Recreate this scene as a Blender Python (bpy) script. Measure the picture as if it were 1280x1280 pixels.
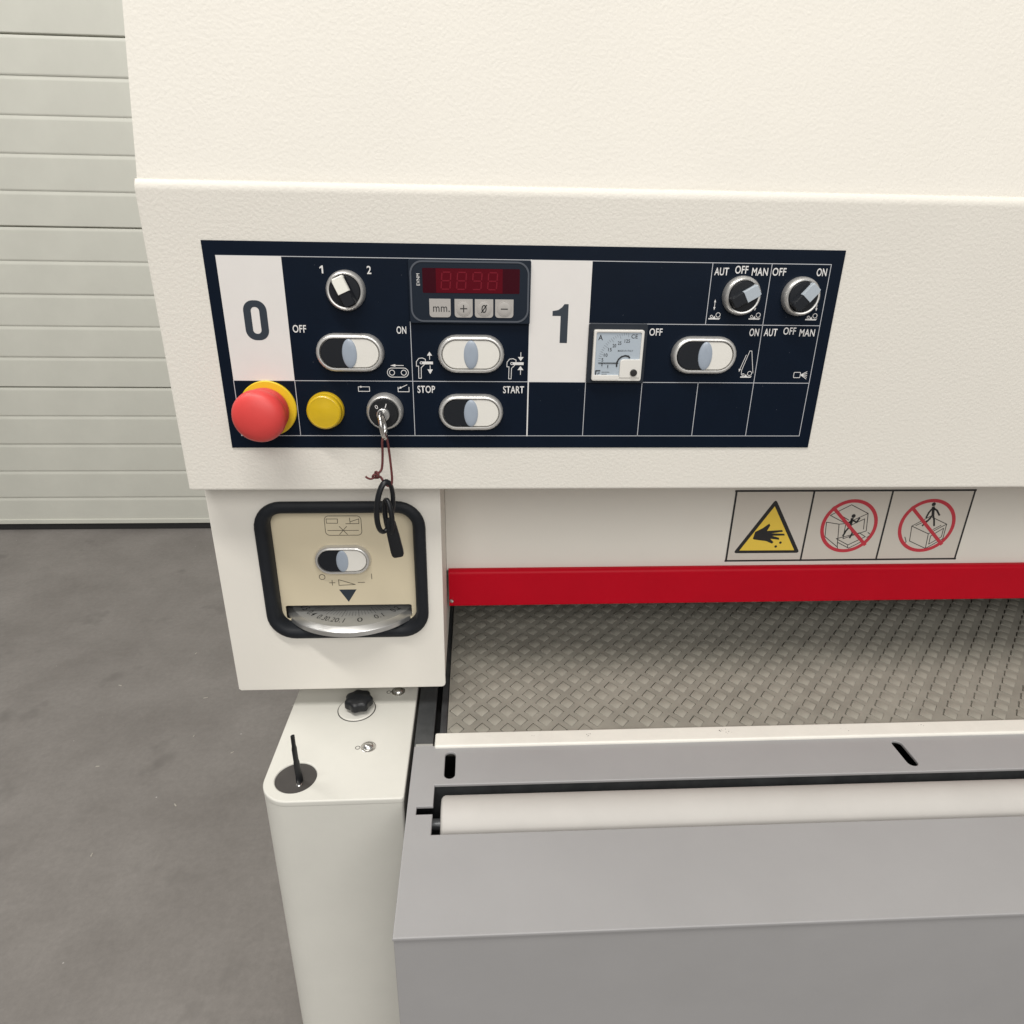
import bpy, bmesh, math, random
from mathutils import Vector, Matrix
random.seed(7)
for o in list(bpy.data.objects): bpy.data.objects.remove(o)
S = bpy.context.scene
COL = S.collection
ZF = 1.32                      # height of the control panel's top edge above the floor (m)
rad = math.radians

# ------------------------------------------------------------------ camera, world, lamps, exposure
cam = bpy.data.cameras.new('camera'); camo = bpy.data.objects.new('camera', cam); COL.objects.link(camo)
cam.sensor_width = 36.0; cam.lens = 824 / 1280 * 36.0; cam.clip_start = 0.02; cam.clip_end = 60
pitch, yaw, roll = rad(22.52146), rad(3.35717), rad(-0.96375)
fwd = Vector((math.sin(yaw) * math.cos(pitch), math.cos(yaw) * math.cos(pitch), -math.sin(pitch)))
rgt = Vector((math.cos(yaw), -math.sin(yaw), 0)); dwn = fwd.cross(rgt)
r2 = rgt * math.cos(roll) + dwn * math.sin(roll); d2 = dwn * math.cos(roll) - rgt * math.sin(roll)
M = Matrix((r2, -d2, -fwd)).transposed().to_4x4(); M.translation = Vector((0.1977, -0.5264, 0.00436 + ZF))
camo.matrix_world = M
S.camera = camo
S.render.resolution_x = S.render.resolution_y = 1024

w = bpy.data.worlds.new('World'); S.world = w; w.use_nodes = True
bg = w.node_tree.nodes['Background']; bg.inputs[0].default_value = (1.0, 0.985, 0.955, 1); bg.inputs[1].default_value = 0.24

def area(name, loc, target, sx, sy, energy, color):
    l = bpy.data.lights.new(name, 'AREA'); l.shape = 'RECTANGLE'; l.size = sx; l.size_y = sy; l.energy = energy; l.color = color
    o = bpy.data.objects.new(name, l); COL.objects.link(o); o.location = loc
    d = Vector(target) - Vector(loc); o.rotation_euler = d.to_track_quat('-Z', 'Y').to_euler()
    return o
area('overhead_light', (-0.3, -1.40, 4.6), (0.3, 0.0, 0.9), 2.6, 0.24, 102, (1.0, 0.97, 0.92))
area('overhead_light', (-2.6, 0.9, 4.6), (-1.7, 1.5, 0.0), 2.6, 0.5, 78, (1.0, 0.975, 0.935))  # unseen fill light, added to brighten the door and the floor before it
area('skylight_band', (0.9, -4.6, 4.0), (0.3, 0.0, 0.9), 5.0, 2.2, 150, (1.0, 0.98, 0.945))
area('front_fill_light', (1.2, -6.2, 2.4), (0.3, 0.0, 1.0), 5.0, 2.0, 42, (1.0, 0.985, 0.96))  # soft fill added behind the camera for the upright faces; no window modelled

S.view_settings.view_transform = 'Standard'; S.view_settings.look = 'None'
S.view_settings.exposure = 0.0; S.view_settings.gamma = 1.0; S.view_settings.use_curve_mapping = False

# ------------------------------------------------------------------ materials
MATS = {}
def mat(name, col, rough=0.5, metal=0.0, var=0.0, vscale=8.0, bump=0.0, bscale=300.0, coat=0.0, spec=0.5, col2=None, alpha_t=0.0, rvar=0.0, detail=3.0):
    m = bpy.data.materials.new(name); m.use_nodes = True; nt = m.node_tree; n = nt.nodes; L = nt.links
    b = n['Principled BSDF']
    b.inputs['Base Color'].default_value = (*col, 1); b.inputs['Roughness'].default_value = rough; b.inputs['Metallic'].default_value = metal
    b.inputs['Coat Weight'].default_value = coat; b.inputs['Specular IOR Level'].default_value = spec
    b.inputs['Transmission Weight'].default_value = alpha_t
    tc = n.new('ShaderNodeTexCoord')
    if var > 0:
        nz = n.new('ShaderNodeTexNoise'); nz.inputs['Scale'].default_value = vscale; nz.inputs['Detail'].default_value = 6; nz.inputs['Roughness'].default_value = 0.65
        L.new(tc.outputs['Object'], nz.inputs['Vector'])
        cr = n.new('ShaderNodeValToRGB'); cr.color_ramp.elements[0].position = 0.3; cr.color_ramp.elements[1].position = 0.7
        c2 = col2 or tuple(c * (1 - var) for c in col)
        cr.color_ramp.elements[0].color = (*c2, 1); cr.color_ramp.elements[1].color = (*[min(1, c * (1 + (0 if col2 else var * 0.3))) for c in col], 1)
        L.new(nz.outputs['Fac'], cr.inputs['Fac']); L.new(cr.outputs['Color'], b.inputs['Base Color'])
        if rvar > 0:
            mr = n.new('ShaderNodeMapRange'); mr.inputs['To Min'].default_value = rough - rvar; mr.inputs['To Max'].default_value = rough + rvar
            L.new(nz.outputs['Fac'], mr.inputs['Value']); L.new(mr.outputs['Result'], b.inputs['Roughness'])
    if bump > 0:
        nb = n.new('ShaderNodeTexNoise'); nb.inputs['Scale'].default_value = bscale; nb.inputs['Detail'].default_value = detail
        L.new(tc.outputs['Object'], nb.inputs['Vector'])
        bp = n.new('ShaderNodeBump'); bp.inputs['Strength'].default_value = 1.0; bp.inputs['Distance'].default_value = bump
        L.new(nb.outputs['Fac'], bp.inputs['Height']); L.new(bp.outputs['Normal'], b.inputs['Normal'])
    MATS[name] = m
    return m
mat('cream_textured', (0.735, 0.705, 0.645), 0.62, var=0.03, vscale=5, bump=0.00032, bscale=400, detail=1.5, spec=0.2)
mat('cream_paint', (0.75, 0.72, 0.66), 0.5, spec=0.3, var=0.03, vscale=6, bump=0.00006, bscale=420)
mat('base_paint', (0.645, 0.635, 0.585), 0.5, spec=0.3, var=0.04, vscale=14, bump=0.00005, bscale=420)
mat('strip_paint', (0.79, 0.77, 0.71), 0.45, var=0.05, vscale=40, bump=0.00003, bscale=500)
mat('plate_cream', (0.66, 0.58, 0.42), 0.40, var=0.03, vscale=10, bump=0.00002, bscale=700)
mat('panel_navy', (0.0030, 0.0075, 0.0175), 0.42, var=0.12, vscale=30, bump=0.000012, bscale=1200, spec=0.12)
mat('panel_white', (0.75, 0.725, 0.70), 0.38, var=0.03, vscale=25, bump=0.00001, bscale=1200)
mat('print_white', (0.72, 0.71, 0.70), 0.45)
mat('print_line', (0.50, 0.51, 0.54), 0.45)
mat('print_navy', (0.022, 0.032, 0.046), 0.45)
mat('print_black', (0.012, 0.012, 0.013), 0.5)
mat('print_brown', (0.10, 0.085, 0.06), 0.5)
mat('silver', (0.72, 0.71, 0.69), 0.36, metal=0.72, bump=0.000008, bscale=1500)
mat('alu', (0.62, 0.62, 0.61), 0.33, metal=0.85, var=0.06, vscale=60, bump=0.00001, bscale=1500)
mat('alu_face', (0.40, 0.40, 0.385), 0.5, metal=0.45, var=0.10, vscale=60)
mat('chrome', (0.70, 0.69, 0.67), 0.24, metal=1.0)
mat('cap_black', (0.012, 0.014, 0.018), 0.42, spec=0.25, bump=0.00001, bscale=900)
mat('cap_white', (0.76, 0.74, 0.69), 0.38, var=0.02, vscale=90)
mat('lens_grey', (0.33, 0.38, 0.45), 0.30, coat=0.2)
mat('pointer_grey', (0.42, 0.47, 0.52), 0.32, coat=0.2)  # grey-blue reflection on the pointers, put into their base colour
mat('pointer_white', (0.86, 0.85, 0.78), 0.38)
mat('estop_red', (0.70, 0.060, 0.055), 0.46, var=0.08, vscale=30, bump=0.00002, bscale=900)
mat('estop_yellow', (0.78, 0.55, 0.02), 0.45, var=0.06, vscale=40)
mat('lens_yellow', (0.64, 0.43, 0.012), 0.28, var=0.10, vscale=60, coat=0.3)
mat('rubber', (0.012, 0.014, 0.018), 0.55, spec=0.25, var=0.2, vscale=40, bump=0.00003, bscale=700)
mat('lock_black', (0.014, 0.015, 0.017), 0.40, spec=0.25)
mat('display_body', (0.014, 0.020, 0.031), 0.42, spec=0.12, bump=0.00001, bscale=900)
mat('display_rim', (0.085, 0.095, 0.115), 0.45, spec=0.2)
mat('display_red_dark', (0.040, 0.003, 0.008), 0.35, spec=0.08)
mat('display_red', (0.095, 0.003, 0.009), 0.35, spec=0.08)
mat('display_segment', (0.17, 0.010, 0.020), 0.4, spec=0.1)
mat('key_grey', (0.40, 0.38, 0.36), 0.5)
mat('meter_case', (0.024, 0.029, 0.038), 0.45, spec=0.15)
mat('meter_white', (0.74, 0.72, 0.68), 0.32, coat=0.2)
mat('meter_face', (0.42, 0.48, 0.54), 0.30, coat=0.4)
mat('red_paint', (0.52, 0.0008, 0.014), 0.42, var=0.06, vscale=20, bump=0.00004, bscale=380, spec=0.15)
mat('sign_red', (0.52, 0.035, 0.055), 0.45)
mat('sign_yellow', (0.82, 0.58, 0.07), 0.45)
mat('sign_film', (0.62, 0.58, 0.52), 0.40)
mat('belt_rubber', (0.30, 0.285, 0.245), 0.62, var=0.22, vscale=22, bump=0.00006, bscale=600, rvar=0.08)
mat('stud_rubber', (0.335, 0.32, 0.275), 0.55, var=0.16, vscale=45, bump=0.00006, bscale=600)
mat('table_grey', (0.335, 0.330, 0.333), 0.42, var=0.05, vscale=10, bump=0.00004, bscale=450)
mat('roller_rubber', (0.49, 0.470, 0.445), 0.62, var=0.05, vscale=22, bump=0.00004, bscale=500)
mat('dark_steel', (0.10, 0.105, 0.11), 0.38, metal=0.5, var=0.35, vscale=40)
mat('interior_shade', (0.012, 0.012, 0.013), 0.7)  # near-black for unseen insides, interior darkness put into the colour
mat('hole_brown', (0.050, 0.045, 0.042), 0.6, var=0.15, vscale=60)
mat('black_plastic', (0.009, 0.010, 0.012), 0.38, spec=0.35, bump=0.00002, bscale=700)
mat('cord_red', (0.13, 0.030, 0.030), 0.75, var=0.3, vscale=700, bump=0.0002, bscale=1500)
mat('door_paint', (0.63, 0.63, 0.565), 0.48, var=0.07, vscale=3.5, bump=0.00015, bscale=120)
mat('door_gap', (0.05, 0.05, 0.047), 0.7)
mat('seal_rubber', (0.02, 0.02, 0.021), 0.7)
mat('wood', (0.46, 0.43, 0.38), 0.7, var=0.3, vscale=200)

# concrete with stains, fine speckle and hairline dirt
m = mat('concrete', (0.2, 0.18, 0.17), 0.72); nt = m.node_tree; n = nt.nodes; L = nt.links; b = n['Principled BSDF']
tc = [x for x in n if x.type == 'TEX_COORD'][0]
def nz(scale, det=8, ro=0.6):
    t = n.new('ShaderNodeTexNoise'); t.inputs['Scale'].default_value = scale; t.inputs['Detail'].default_value = det; t.inputs['Roughness'].default_value = ro
    L.new(tc.outputs['Object'], t.inputs['Vector']); return t
def ramp(src, e):
    r = n.new('ShaderNodeValToRGB'); r.color_ramp.elements[0].position = e[0][0]; r.color_ramp.elements[0].color = (*e[0][1], 1)
    r.color_ramp.elements[1].position = e[1][0]; r.color_ramp.elements[1].color = (*e[1][1], 1); L.new(src, r.inputs['Fac']); return r
def mix(a, bb, fac, typ='MIX'):
    x = n.new('ShaderNodeMix'); x.data_type = 'RGBA'; x.blend_type = typ
    L.new(a, x.inputs['A']); L.new(bb, x.inputs['B'])
    if isinstance(fac, float): x.inputs['Factor'].default_value = fac
    else: L.new(fac, x.inputs['Factor'])
    return x.outputs['Result']
base = ramp(nz(3.2, 10, 0.68).outputs['Fac'], ((0.3, (0.165, 0.151, 0.140)), (0.72, (0.238, 0.221, 0.207))))
fine = ramp(nz(70, 6, 0.75).outputs['Fac'], ((0.35, (0.72, 0.72, 0.72)), (0.65, (1.12, 1.12, 1.12))))
c = mix(base.outputs['Color'], fine.outputs['Color'], 0.35, 'MULTIPLY')
st = ramp(nz(5.5, 3).outputs['Fac'], ((0.62, (0, 0, 0)), (0.72, (1, 1, 1))))
drk = n.new('ShaderNodeRGB'); drk.outputs[0].default_value = (0.122, 0.112, 0.104, 1)
stf = n.new('ShaderNodeMath'); stf.operation = 'MULTIPLY'; stf.inputs[1].default_value = 0.55; L.new(st.outputs['Color'], stf.inputs[0])
c = mix(c, drk.outputs[0], stf.outputs[0])
vo = n.new('ShaderNodeTexVoronoi'); vo.inputs['Scale'].default_value = 26; L.new(tc.outputs['Object'], vo.inputs['Vector'])
sp = ramp(vo.outputs['Distance'], ((0.035, (1, 1, 1)), (0.06, (0, 0, 0))))
gate = ramp(nz(17, 2).outputs['Fac'], ((0.55, (0, 0, 0)), (0.62, (1, 1, 1))))
sg = n.new('ShaderNodeMath'); sg.operation = 'MULTIPLY'; L.new(sp.outputs['Color'], sg.inputs[0]); L.new(gate.outputs['Color'], sg.inputs[1])
pale = n.new('ShaderNodeRGB'); pale.outputs[0].default_value = (0.48, 0.46, 0.44, 1)
c = mix(c, pale.outputs[0], sg.outputs[0])
L.new(c, b.inputs['Base Color'])
bp = n.new('ShaderNodeBump'); bp.inputs['Distance'].default_value = 0.0005; L.new(nz(45, 8, 0.6).outputs['Fac'], bp.inputs['Height']); L.new(bp.outputs['Normal'], b.inputs['Normal'])

# scratches / rubbed dirt on the cream display plate etc. are left to the noise variation above

# ------------------------------------------------------------------ geometry helpers (millimetres in the panel's frame)
WL = {}                                   # world location (mm frame) of every object made
def smooth(me, ang=35):
    for p in me.polygons: p.use_smooth = True
    me.set_sharp_from_angle(angle=rad(ang))
def link(name, me, material, parent=None, at=(0, 0, 0)):
    """one mesh object; mesh coordinates are mm relative to 'at'"""
    o = bpy.data.objects.new(name, me); COL.objects.link(o)
    if material and not me.materials: me.materials.append(MATS[material])
    if name not in ('lettering', 'belt_stud', 'symbol', 'grid_lines', 'belt_studs'):
        wn = o.modifiers.new('weighted_normal', 'WEIGHTED_NORMAL'); wn.keep_sharp = True; wn.weight = 90
    WL[o.name] = Vector(at)
    if parent:
        o.parent = parent; o.location = (Vector(at) - WL[parent.name]) * 0.001
    else:
        o.location = Vector(at) * 0.001 + Vector((0, 0, ZF))
    return o
def empty(name, at, parent=None):
    o = bpy.data.objects.new(name, None); COL.objects.link(o); o.empty_display_size = 0.02; WL[o.name] = Vector(at)
    if parent: o.parent = parent; o.location = (Vector(at) - WL[parent.name]) * 0.001
    else: o.location = Vector(at) * 0.001 + Vector((0, 0, ZF))
    return o
def fin(bm, ang=35, rec=True):
    if rec: bmesh.ops.recalc_face_normals(bm, faces=bm.faces)
    me = bpy.data.meshes.new('m'); bm.to_mesh(me); bm.free(); me.transform(Matrix.Scale(0.001, 4)); smooth(me, ang); return me
def box(x0, x1, y0, y1, z0, z1, bev=0.0, seg=2, bm=None):
    own = bm is None
    bm = bm or bmesh.new()
    vs = [bm.verts.new(p) for p in ((x0,y0,z0),(x1,y0,z0),(x1,y1,z0),(x0,y1,z0),(x0,y0,z1),(x1,y0,z1),(x1,y1,z1),(x0,y1,z1))]
    fs = [bm.faces.new([vs[i] for i in f]) for f in ((0,3,2,1),(4,5,6,7),(0,1,5,4),(1,2,6,5),(2,3,7,6),(3,0,4,7))]
    if bev > 0:
        es = list({e for f in fs for e in f.edges})
        bmesh.ops.bevel(bm, geom=es, offset=bev, segments=seg, affect='EDGES', profile=0.5)
    return fin(bm) if own else bm
def loft(loops, cap0=True, cap1=True, closed=True, bm=None, ang=35):
    own = bm is None
    bm = bm or bmesh.new()
    R = [[bm.verts.new(p) for p in l] for l in loops]; N = len(R[0])
    for a, b_ in zip(R, R[1:]):
        for i in range(N if closed else N - 1):
            j = (i + 1) % N; bm.faces.new((a[i], a[j], b_[j], b_[i]))
    if cap0: bm.faces.new(R[0][::-1])
    if cap1: bm.faces.new(R[-1])
    return fin(bm, ang) if own else bm
def lathe_y(prof, N=48, bm=None, ang=35):
    """profile of (radius, y) round the y axis"""
    return loft([[(r * math.cos(2*math.pi*i/N), y, r * math.sin(2*math.pi*i/N)) for i in range(N)] for r, y in prof], bm=bm, ang=ang)
def lathe_z(prof, N=48, bm=None, ang=35):
    return loft([[(r * math.cos(2*math.pi*i/N), r * math.sin(2*math.pi*i/N), z) for i in range(N)] for r, z in prof], bm=bm, ang=ang)
def rrect(x0, x1, z0, z1, r, n=6):
    pts = []
    for cx, cz, a0 in ((x1 - r, z1 - r, 0), (x0 + r, z1 - r, 90), (x0 + r, z0 + r, 180), (x1 - r, z0 + r, 270)):
        for k in range(n + 1):
            a = rad(a0 + 90 * k / n); pts.append((cx + r * math.cos(a), cz + r * math.sin(a)))
    return pts
def flat(loops, y, t, bev=0.0, vertical=True):
    """sheet cut out of 2D outlines (outer loop, holes, islands). vertical: outline is x,z and the front face lies at y.
       otherwise outline is x,y and the top face lies at y(=z)"""
    cu = bpy.data.curves.new('c', 'CURVE'); cu.dimensions = '2D'; cu.fill_mode = 'BOTH'; cu.extrude = max(t / 2 - bev, 0); cu.bevel_depth = bev; cu.offset = -bev; cu.bevel_resolution = 2
    for l in loops:
        s = cu.splines.new('POLY'); s.points.add(len(l) - 1)
        for p, q in zip(s.points, l): p.co = (q[0], q[1], 0, 1)
        s.use_cyclic_u = True
    o = bpy.data.objects.new('c', cu); COL.objects.link(o)
    dg = bpy.context.evaluated_depsgraph_get(); me = bpy.data.meshes.new_from_object(o.evaluated_get(dg))
    bpy.data.objects.remove(o); bpy.data.curves.remove(cu)
    me.materials.clear()
    if vertical:
        me.transform(Matrix(((1,0,0,0),(0,0,-1,y + t/2),(0,1,0,0),(0,0,0,1))))
    else:
        me.transform(Matrix.Translation((0, 0, y - t/2)))
    me.transform(Matrix.Scale(0.001, 4)); smooth(me, 30); return me
def stroke_loops(paths, wd):
    """ribbons of width wd along polylines -> list of quads/rounded joints (separate outlines)"""
    out = []
    for path in paths:
        for a, b_ in zip(path, path[1:]):
            d = Vector((b_[0]-a[0], b_[1]-a[1]))
            if d.length < 1e-6: continue
            d.normalize(); nn = Vector((-d.y, d.x)) * wd / 2; e = d * wd * 0.35
            out.append([(a[0]-e.x+nn.x, a[1]-e.y+nn.y), (a[0]-e.x-nn.x, a[1]-e.y-nn.y), (b_[0]+e.x-nn.x, b_[1]+e.y-nn.y), (b_[0]+e.x+nn.x, b_[1]+e.y+nn.y)])
    return out
def prints(polys, y, t=0.12, bm=None):
    """flat print: each outline a thin sheet facing -y, all in one mesh"""
    bm = bmesh.new()
    for k, pl in enumerate(polys):
        off = 0.004 * (k % 7)
        f = [bm.verts.new((x, y - t - off, z)) for x, z in pl]; bk = [bm.verts.new((x, y, z)) for x, z in pl]
        bm.faces.new(f); nn = len(pl)
        for i in range(nn): bm.faces.new((f[i], bk[i], bk[(i+1) % nn], f[(i+1) % nn]))
    return fin(bm, 30)
def circ(cx, cz, r, n=24, a0=0, a1=360):
    return [(cx + r * math.cos(rad(a0 + (a1-a0) * k / n)), cz + r * math.sin(rad(a0 + (a1-a0) * k / n))) for k in range(n if a1 - a0 == 360 else n + 1)]
def cpath(cx, cz, r, n=20): p = circ(cx, cz, r, n); return p + [p[0]]
def text_mesh(s, bold=0.012, extr=0.0):
    cu = bpy.data.curves.new('t', 'FONT'); cu.body = s; cu.size = 1; cu.offset = bold; cu.extrude = extr; cu.resolution_u = 4; cu.space_character = 1.06
    o = bpy.data.objects.new('t', cu); COL.objects.link(o)
    dg = bpy.context.evaluated_depsgraph_get(); me = bpy.data.meshes.new_from_object(o.evaluated_get(dg))
    bpy.data.objects.remove(o); bpy.data.curves.remove(cu); me.materials.clear()
    xs = [v.co.x for v in me.vertices]; ys = [v.co.y for v in me.vertices]
    me.transform(Matrix.Translation((-(min(xs)+max(xs))/2, -(min(ys)+max(ys))/2, 0)))
    return me, max(xs)-min(xs), max(ys)-min(ys)
TC = {}
def word(s, x0, x1, z0, z1, y, parent, material='print_white', name='lettering', bold=0.014, rot=0.0):
    """flat lettering filling the rectangle x0..x1, z0..z1 on a face at y"""
    key = (s, bold)
    if key not in TC: TC[key] = text_mesh(s, bold)
    src, w0, h0 = TC[key]; me = src.copy()
    me.transform(Matrix.Diagonal(((x1-x0)/w0, (z1-z0)/h0, 1, 1)))
    me.transform(Matrix.Rotation(rot, 4, 'Z'))
    me.transform(Matrix(((1,0,0,0),(0,0,-1,0),(0,1,0,0),(0,0,0,1)))); me.transform(Matrix.Scale(0.001, 4))
    return link(name, me, material, parent, ((x0+x1)/2, y, (z0+z1)/2))
def catmull(pts, n=8, cyc=False):
    P = [Vector(p) for p in pts]; out = []; N = len(P)
    rng = range(N) if cyc else range(N - 1)
    for i in rng:
        p0, p1, p2, p3 = (P[(i-1) % N], P[i], P[(i+1) % N], P[(i+2) % N]) if cyc else (P[max(i-1,0)], P[i], P[i+1], P[min(i+2,N-1)])
        for k in range(n):
            t = k / n
            out.append(0.5 * ((2*p1) + (p2-p0)*t + (2*p0-5*p1+4*p2-p3)*t*t + (3*p1-p0-3*p2+p3)*t**3))
    if not cyc: out.append(P[-1])
    return out
def tube(pts, r, N=10, cyc=False, bm=None, r2=None):
    """round (or flattened: r2) tube along points"""
    own = bm is None
    bm = bm or bmesh.new(); P = [Vector(p) for p in pts]; n_ = len(P); rings = []; up = None
    for i, p in enumerate(P):
        t = (P[(i+1) % n_] - P[i-1]) if cyc or 0 < i < n_-1 else (P[1]-P[0] if i == 0 else P[-1]-P[-2])
        t.normalize()
        if up is None: up = t.orthogonal().normalized()
        up = (up - t * up.dot(t)).normalized(); sd = t.cross(up)
        rr = r[i] if isinstance(r, (list, tuple)) else r
        rings.append([bm.verts.new(p + up * rr * math.cos(2*math.pi*k/N) + sd * (r2 or rr) * math.sin(2*math.pi*k/N)) for k in range(N)])
    m_ = n_ if cyc else n_ - 1
    for i in range(m_):
        a, b_ = rings[i], rings[(i+1) % n_]
        for k in range(N): bm.faces.new((a[k], a[(k+1) % N], b_[(k+1) % N], b_[k]))
    if not cyc: bm.faces.new(rings[0][::-1]); bm.faces.new(rings[-1])
    return fin(bm, 50) if own else bm
def tag(o, label, cat, group=None):
    o['label'] = label; o['category'] = cat
    if group: o['group'] = group
    return o

# ------------------------------------------------------------------ the setting: floor and roller-shutter hall door
FL = -1320.0
bm = bmesh.new(); bmesh.ops.create_grid(bm, x_segments=2, y_segments=2, size=9000)
fl = link('floor', fin(bm, rec=False), 'concrete', None, (0, -1500, FL)); fl['kind'] = 'structure'

DY = 2470.0
door = empty('sectional_door', (-600, DY, FL))
tag(door, 'pale grey ribbed sectional garage door closed down to the concrete floor', 'door')
X0, X1 = -3400.0, 2600.0; SL = 130.4; cx = (X0 + X1) / 2
def slat_mesh(edge_top, edge_bot):
    hw = (X1 - X0) / 2; h = SL / 2
    # profile (y,z) front face to -y: embossed ribs with a rounded step at the top edge
    pr = [(40, -h), (3.4 if not edge_bot else 13, -h), (1.6, -h + (1.6 if not edge_bot else 3)), (0.2, -h + 5), (0, -h + 8), (0, h - 16), (0.8, h - 11), (2.4, h - 5.0), (3.4 if not edge_top else 4.4, h - (1.0 if not edge_top else 3)), (13 if edge_top else 3.6, h), (40, h)]
    return loft([[(-hw, y, z) for y, z in pr], [(hw, y, z) for y, z in pr]], ang=25)
SLM = {}
for s in range(5):
    zb = FL + 35 + s * SL * 5
    sec = link('door_section', box(-(X1-X0)/2, (X1-X0)/2, 14, 44, 1.5, SL*5 - 1.5), 'door_gap', door, (cx, DY, zb))
    for k in range(5):
        key = (k == 4, k == 0)
        if key not in SLM:
            SLM[key] = slat_mesh(*key); SLM[key].materials.append(MATS['door_paint'])
        link('slat', SLM[key], None, sec, (cx, DY + random.uniform(-0.8, 0.8), zb + SL * (k + 0.5)))
link('floor_seal', box(X0 - cx, X1 - cx, 4, 40, 0, 35, 6), 'seal_rubber', door, (cx, DY, FL))
link('rail', box(X0 - cx, X1 - cx, -4, 30, 0, 22, 3), 'door_paint', door, (cx, DY - 2, FL + 34))

# ------------------------------------------------------------------ the sanding machine
mach = empty('wide_belt_sander', (520, 300, FL))
tag(mach, 'cream industrial wide belt sander with navy control panel and red guard bar', 'sanding machine')
HX0, HX1 = -41.3, 1260.0
# head: front shell with rounded folds, sloping hood above it
pr = [(0.0, -191.2), (0.8, -193.0), (2.6, -193.8), (700, -193.8), (700, 39.5), (7, 39.5), (4.0, 38.9), (1.9, 37.4), (0.6, 35.2), (0, 32)]
link('head_housing', loft([[(HX0 + 2.4, y + 2.4 if y < 3 else y, z * 0.999) for y, z in pr], [(HX0 + 0.5, y + 0.5 if y < 3 else y, z) for y, z in pr], [(HX0, y + 2.6 if y < 3 else y, z) for y, z in pr], ][::-1][:0] or
     [[(HX0, y + (3.0 if y < 3 else 0), z) for y, z in pr], [(HX0 + 0.9, y + (0.9 if y < 3 else 0), z) for y, z in pr], [(HX0 + 3.0, y, z) for y, z in pr], [(HX1, y, z) for y, z in pr]], ang=40), 'cream_textured', mach)
hp = [(7.0, 30.0), (7.0, 40.0), (8.0, 43.0), (75, 330), (95, 345), (690, 345), (690, 30.0)]
link('hood', loft([[(HX0 + 1.0, y, z) for y, z in hp], [(HX1, y, z) for y, z in hp]], ang=30), 'cream_textured', mach)

# control box hanging below the head
bx0, bx1, bz0, bz1 = -41.3, 165.4, -419.7, -193.9
link('control_box', flat([[(bx0, bz1), (bx1, bz1)] + [(bx1 - 4 + 4*math.cos(rad(-a)), bz0 + 4 + 4*math.sin(rad(-a))) for a in (0, 30, 60, 90)] + [(bx0 + 2, bz0), (bx0, bz0 + 2)],
     rrect(2, 146.5, -352.5, -219, 22)], 30, 3.0, 0.9), 'cream_paint', mach)
bm = bmesh.new()
box(bx0 + 0.7, bx0 + 3.2, 32.8, 330, bz0 + 1, bz1, bm=bm); box(bx1 - 3.2, bx1 - 0.7, 32.8, 330, bz0 + 4, bz1, bm=bm); box(bx0 + 3.3, bx1 - 4.4, 32.8, 330, bz0 + 0.5, bz0 + 3, bm=bm)
link('box_wall', fin(bm), 'cream_paint', mach)
link('box_liner', box(bx0 + 3.3, bx1 - 3.3, 150, 153, bz0 + 3, bz1), 'interior_shade', mach)
# rubber edge trim round the opening
def rl(g, y, n=8):
    ox0, ox1, oz0, oz1 = -2.6, 151.2, -357.2, -214.8
    return [(x, y, z) for x, z in rrect(ox0 + g, ox1 - g, oz0 + g, oz1 - g, max(26 - g, 6), n)]
link('rubber_trim', loft([rl(1.0, 30.2), rl(0.0, 28.6), rl(0.5, 26.4), rl(2.5, 24.6), rl(6.0, 24.0), rl(9.0, 25.0), rl(11.0, 27.2), rl(12.0, 31), rl(12.2, 37.5)], False, False), 'rubber', mach)
# cream plate with the slot for the scale dial
plate = link('dial_plate', flat([rrect(4, 145, -355, -217, 20), rrect(12.8, 134.0, -342.0, -327.2, 2)], 38, 2.0, 0.5), 'plate_cream', mach)
pl = [rrect(58.3, 91.6, -252.5, -233, 4)]
ip = [[(59.9,-236),(70.2,-236),(70.0,-240.3),(60,-240.2),(59.9,-236)], [(77.5,-240.8),(89.4,-240.8),(89.6,-236),(81.6,-238.9)], [(81.2,-235.1),(81.5,-240.4)], [(60.4,-247.6),(88.6,-247.6)], [(71.3,-243.6),(78.2,-251.6)], [(77.9,-243.6),(71,-251.6)], pl[0] + [pl[0][0]]]
link('symbol', prints(stroke_loops(ip, 0.55), 38.0), 'print_brown', plate, (0, 0, 0))
link('symbol', prints(stroke_loops([cpath(50.8, -296.0, 2.7)], 0.6) + stroke_loops([[(97.5, -293.2), (97.5, -298.6)], [(57.2, -302.3), (62.4, -302.3)], [(59.8, -299.6), (59.8, -305.0)], [(66.0, -299.0), (66.0, -305.2), (81.4, -304.4), (66.0, -299.0)], [(84.2, -302.2), (90.4, -302.2)]], 0.6), 38.0), 'print_brown', plate, (0, 0, 0))
link('pointer_mark', prints([[(65.6, -309.8), (82.2, -309.8), (73.8, -323.4)]], 38.0), 'print_navy', plate, (0, 0, 0))

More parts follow.
